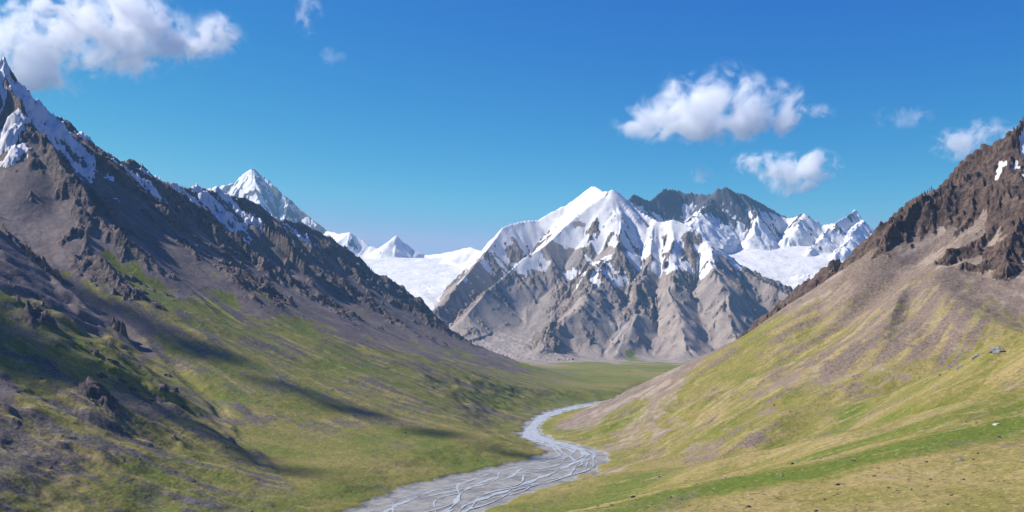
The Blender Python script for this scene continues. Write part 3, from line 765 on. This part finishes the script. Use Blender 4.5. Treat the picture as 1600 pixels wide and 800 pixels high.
# ----------------------------------------------------------------------------------------------
# clouds: lumpy bodies of scattering vapour far beyond the mountains
# ----------------------------------------------------------------------------------------------
def make_cloud(name, blobs, Yc, label, dens=0.0065, wisp=0.9, seed=0.0, cut_=0.0, grain=70.0, group=None, world=None):
    """blobs: (px, py, radius px, flattening) in the photograph; one closed hull with an uneven density inside"""
    u = Yc / 1600.0 if Yc else 4.0
    if world: pts = [((b[0], b[1], b[2]), b[3], b[4]) for b in world]
    else: pts = [(P(b[0], b[1], Yc), b[2] * u * 1.35, b[3]) for b in blobs]
    o0 = np.mean([p[0] for p in pts], axis=0)
    bm = bmesh.new()
    for c, r, fl in pts:
        g = bmesh.ops.create_icosphere(bm, subdivisions=3, radius=1.0)
        for v in g['verts']:
            v.co = ((c[0] - o0[0]) + v.co.x * r, (c[1] - o0[1]) + v.co.y * r, (c[2] - o0[2]) + v.co.z * r * fl)
    me = bpy.data.meshes.new(name); bm.to_mesh(me); bm.free()
    o = bpy.data.objects.new(name, me); C.objects.link(o)
    md = o.modifiers.new('skin', 'REMESH'); md.mode = 'VOXEL'; md.voxel_size = max(r for _, r, _ in pts) / 7
    dg = bpy.context.evaluated_depsgraph_get()
    me2 = bpy.data.meshes.new_from_object(o.evaluated_get(dg)); o.modifiers.clear(); o.data = me2; bpy.data.meshes.remove(me)
    me2.name = name
    o.location = o0
    mat = bpy.data.materials.new('cloud_vapour'); t = NT_(mat)
    co = t.n('ShaderNodeTexCoord').outputs['Object']
    f = None
    for (c, r, fl), st_ in zip(pts, [b[4] if len(b) > 4 and not world else 1.0 for b in (blobs or world)]):
        vm = t.n('ShaderNodeVectorMath', operation='MULTIPLY_ADD')
        t.put(vm, 0, co); vm.inputs[1].default_value = (1 / r, 1 / r, 1 / (r * fl))
        vm.inputs[2].default_value = tuple(-(c[i] - o0[i]) / (r * (fl if i == 2 else 1)) for i in range(3))
        ln = t.n('ShaderNodeVectorMath', operation='LENGTH'); t.put(ln, 0, vm.outputs[0])
        v = t.math('MULTIPLY', t.math('SUBTRACT', 1.0, ln.outputs['Value']), st_)
        if f is None: f = v
        else:
            sm = t.n('ShaderNodeMath', operation='SMOOTH_MAX'); t.put(sm, 0, f); t.put(sm, 1, v); sm.inputs[2].default_value = 0.15; f = sm.outputs[0]
    off = t.n('ShaderNodeVectorMath', operation='ADD'); t.put(off, 0, co); off.inputs[1].default_value = (seed * 913, seed * 377, seed * 551)
    n = t.noise(off.outputs[0], 1 / (grain * u), 7, 0.64, 0.5)
    d = t.math('ADD', f, t.math('MULTIPLY', t.math('SUBTRACT', n, 0.5), wisp * 4.6))
    d = t.math('MULTIPLY', t.step(d, 0.34 + cut_, 1.05 + cut_), t.step(f, 0.0, 0.35))
    d = t.math('MULTIPLY', d, dens)
    pv = t.n('ShaderNodeVolumePrincipled'); t.put(pv, 'Color', (0.99, 0.99, 0.99, 1)); t.put(pv, 'Density', d); t.put(pv, 'Anisotropy', 0.0)
    t.put(t.n('ShaderNodeOutputMaterial'), 'Volume', pv.outputs[0])
    me2.materials.clear(); me2.materials.append(mat)
    tag(o, label, 'cloud', group)
    return o
YC = 19000
make_cloud('cloud', [(995, 196, 40, .45, .7), (1035, 184, 52, .7), (1082, 166, 58, .85), (1130, 160, 60, .85), (1178, 166, 58, .8), (1105, 192, 58, .65), (1155, 188, 56, .65), (1215, 192, 40, .55, .8), (1248, 186, 40, .55, .55), (1276, 180, 30, .5, .42), (1252, 148, 24, .8, .38)],
           YC, 'large white cumulus cloud above the broad grey mountain', seed=1, grain=46, wisp=0.78)
make_cloud('cloud', [(-30, 80, 60, .7), (40, 62, 64, .8), (110, 52, 74, .9), (60, 105, 60, .8), (180, 62, 72, .75), (240, 50, 60, .75), (210, 25, 60, .5), (290, 66, 56, .6, .8), (335, 56, 48, .6, .6), (368, 60, 30, .4, .4), (230, 88, 50, .5, .7), (320, 40, 40, .5, .4)],
           YC, 'biggest white cloud, spread above the dark rocky peak', seed=2, wisp=1.1, grain=46)
make_cloud('cloud', [(1185, 256, 36, .6, .6), (1212, 268, 34, .6, .8), (1238, 273, 44, .66, .95), (1270, 260, 38, .6, .8), (1297, 267, 20, .6, .5)], 22000, 'ragged white cloudlet below the large cumulus', dens=0.006, seed=3, wisp=1.35, grain=26)
make_cloud('cloud', [(1475, 222, 30, .6, .6), (1510, 225, 40, .6, .7), (1535, 208, 40, .5, .6), (1572, 214, 34, .5, .5)], YC, 'thin torn cloud beside the brown craggy summit', dens=0.0035, seed=4, wisp=1.4, grain=28)
make_cloud('cloud', [(1395, 184, 34, .45, .5), (1425, 181, 34, .45, .6)], YC, 'faint wisp of cloud alone in the open sky right of the large cumulus', dens=0.0015, seed=5, wisp=1.4, grain=30)
make_cloud('cloud', [(484, 6, 22, 1.2, .8), (480, 30, 20, 1.3, .7)], YC, 'small upright wisp of cloud at the top edge of the sky', dens=0.0018, seed=6, wisp=1.2, grain=26)
make_cloud('cloud', [(518, 88, 22, .6)], YC, 'tiny faint cloud puff below the small upright wisp', dens=0.0006, seed=7, wisp=1.3, grain=22)
make_cloud('cloud', [(1096, 270, 20, .7)], YC, 'pale puff of vapour just above the jagged dark summits', dens=0.0014, seed=9, wisp=1.4, grain=22)
# unseen clouds left of the view, added to cast shadow bands on the left slopes
def shade_cloud(gx, gy, spread, name_label, seed, dens=0.012):
    up = 3100.0
    t_ = up / math.sin(SUN_EL)
    sx, sy = math.sin(SUN_AZ) * math.cos(SUN_EL) * t_, math.cos(SUN_AZ) * math.cos(SUN_EL) * t_
    blobs = []
    Yc = gy + sy
    for dx, dy, r, fl in spread:
        blobs.append((gx + sx + dx, gy + sy + dy, up, r, fl))
    return blobs
SHADE = [shade_cloud(-770, 1560, [(-250, 120, 250, .5), (-60, 60, 270, .5), (110, -60, 230, .5), (-420, 160, 260, .5), (-560, 300, 240, .5), (260, -190, 150, .5), (0, 190, 190, .5), (-180, 290, 230, .5), (120, 90, 150, .5)], '', 1),
         shade_cloud(-420, 2020, [(-520, 330, 90, .7), (-420, 270, 105, .7), (-320, 205, 110, .7), (-220, 145, 115, .7), (-110, 80, 115, .7), (0, 10, 115, .7), (110, -60, 105, .7), (220, -130, 95, .7), (330, -205, 85, .7), (440, -270, 65, .7)], '', 2),
         shade_cloud(-340, 1440, [(-190, 120, 70, .6), (-110, 70, 85, .6), (-20, 20, 90, .6), (70, -35, 80, .6), (150, -80, 60, .6)], '', 3)]
make_cloud('cloud', None, None, 'heaped unseen cloud added to shade the near left hillside', seed=11, world=SHADE[0], wisp=0.5, dens=0.06, cut_=-0.22)
make_cloud('cloud', None, None, 'long narrow unseen cloud added to cast a shadow band across the left slopes', seed=12, world=SHADE[1], wisp=0.5, dens=0.036, cut_=-0.16, grain=55)
make_cloud('cloud', None, None, 'small flat unseen cloud added to shade the foot of the left slopes', seed=13, world=SHADE[2], wisp=0.6, dens=0.03, cut_=-0.1, grain=50)
print('clouds', round(time.time() - T0, 1))

# ----------------------------------------------------------------------------------------------
# camera, light, sky, air
# ----------------------------------------------------------------------------------------------
cam = bpy.data.cameras.new('camera'); co_ = bpy.data.objects.new('camera', cam); C.objects.link(co_)
co_.location = (0, 0, CAM_H); co_.rotation_euler = (math.radians(90), 0, 0)
cam.sensor_width = 36; cam.lens = 36; cam.shift_y = (540 - 400) / 1600.0
cam.clip_start = 1; cam.clip_end = 80000
scene.camera = co_

sl = bpy.data.lights.new('sun', 'SUN'); so = bpy.data.objects.new('sun', sl); C.objects.link(so)
sl.energy = 5.0; sl.angle = math.radians(0.53); sl.color = (1, 0.95, 0.87)
so.rotation_euler = (math.pi / 2 - SUN_EL, 0, math.pi - SUN_AZ)
w = bpy.data.worlds.new('World'); scene.world = w; w.use_nodes = True
wt = w.node_tree; wt.nodes.clear()
sky = wt.nodes.new('ShaderNodeTexSky'); sky.sky_type = 'NISHITA'; sky.sun_disc = False
sky.sun_elevation = SUN_EL; sky.sun_rotation = SUN_AZ % (2 * math.pi); sky.altitude = 3500; sky.air_density = 1.0; sky.dust_density = 0.3; sky.ozone_density = 2.0
bg = wt.nodes.new('ShaderNodeBackground'); bg.inputs[1].default_value = 0.12
# the deep clean blue of high-altitude air: each channel of the sky keeps its own contrast
sep = wt.nodes.new('ShaderNodeSeparateColor'); com = wt.nodes.new('ShaderNodeCombineColor')
scl = wt.nodes.new('ShaderNodeVectorMath'); scl.operation = 'SCALE'; scl.inputs['Scale'].default_value = 0.12
wt.links.new(sky.outputs[0], scl.inputs[0]); wt.links.new(scl.outputs[0], sep.inputs[0])
for ch, (pw, k, top) in enumerate(((5.0, 60.0, 0.22), (1.7, 1.2, 0.29), (0.3, 0.47, 0.60))):
    p_ = wt.nodes.new('ShaderNodeMath'); p_.operation = 'POWER'; p_.inputs[1].default_value = pw
    m_ = wt.nodes.new('ShaderNodeMath'); m_.operation = 'MULTIPLY'; m_.inputs[1].default_value = k / 0.12
    c_ = wt.nodes.new('ShaderNodeMath'); c_.operation = 'MINIMUM'; c_.inputs[1].default_value = top / 0.12
    wt.links.new(sep.outputs[ch], p_.inputs[0]); wt.links.new(p_.outputs[0], m_.inputs[0]); wt.links.new(m_.outputs[0], c_.inputs[0]); wt.links.new(c_.outputs[0], com.inputs[ch])
ow = wt.nodes.new('ShaderNodeOutputWorld')
wt.links.new(com.outputs[0], bg.inputs[0]); wt.links.new(bg.outputs[0], ow.inputs[0])

def box(name, lo, hi):
    bm = bmesh.new(); bmesh.ops.create_cube(bm, size=1)
    for v in bm.verts:
        v.co = [lo[i] + (v.co[i] + 0.5) * (hi[i] - lo[i]) for i in range(3)]
    me = bpy.data.meshes.new(name); bm.to_mesh(me); bm.free()
    o = bpy.data.objects.new(name, me); C.objects.link(o); return o
hz = box('haze', (-12500, -600, float(H.min()) - 1.0), (12500, 17300, 2720))
hm = bpy.data.materials.new('haze'); t = NT_(hm)
pv = t.n('ShaderNodeVolumePrincipled'); t.put(pv, 'Color', (0.36, 0.71, 1.0, 1)); t.put(pv, 'Density', 1.8e-5); t.put(pv, 'Anisotropy', 0.2)
t.put(t.n('ShaderNodeOutputMaterial'), 'Volume', pv.outputs[0])
hz.data.materials.append(hm); tag(hz, 'pale blue haze filling the whole valley', 'haze', kind='stuff')

scene.view_settings.view_transform = 'Standard'; scene.view_settings.look = 'None'
scene.view_settings.exposure = 0.6; scene.view_settings.gamma = 1.0
scene.cycles.use_denoising = True; scene.cycles.use_adaptive_sampling = False
scene.cycles.volume_bounces = 24; scene.cycles.max_bounces = 24; scene.cycles.volume_step_rate = 1.0; scene.cycles.volume_max_steps = 256
print('done', round(time.time() - T0, 1))
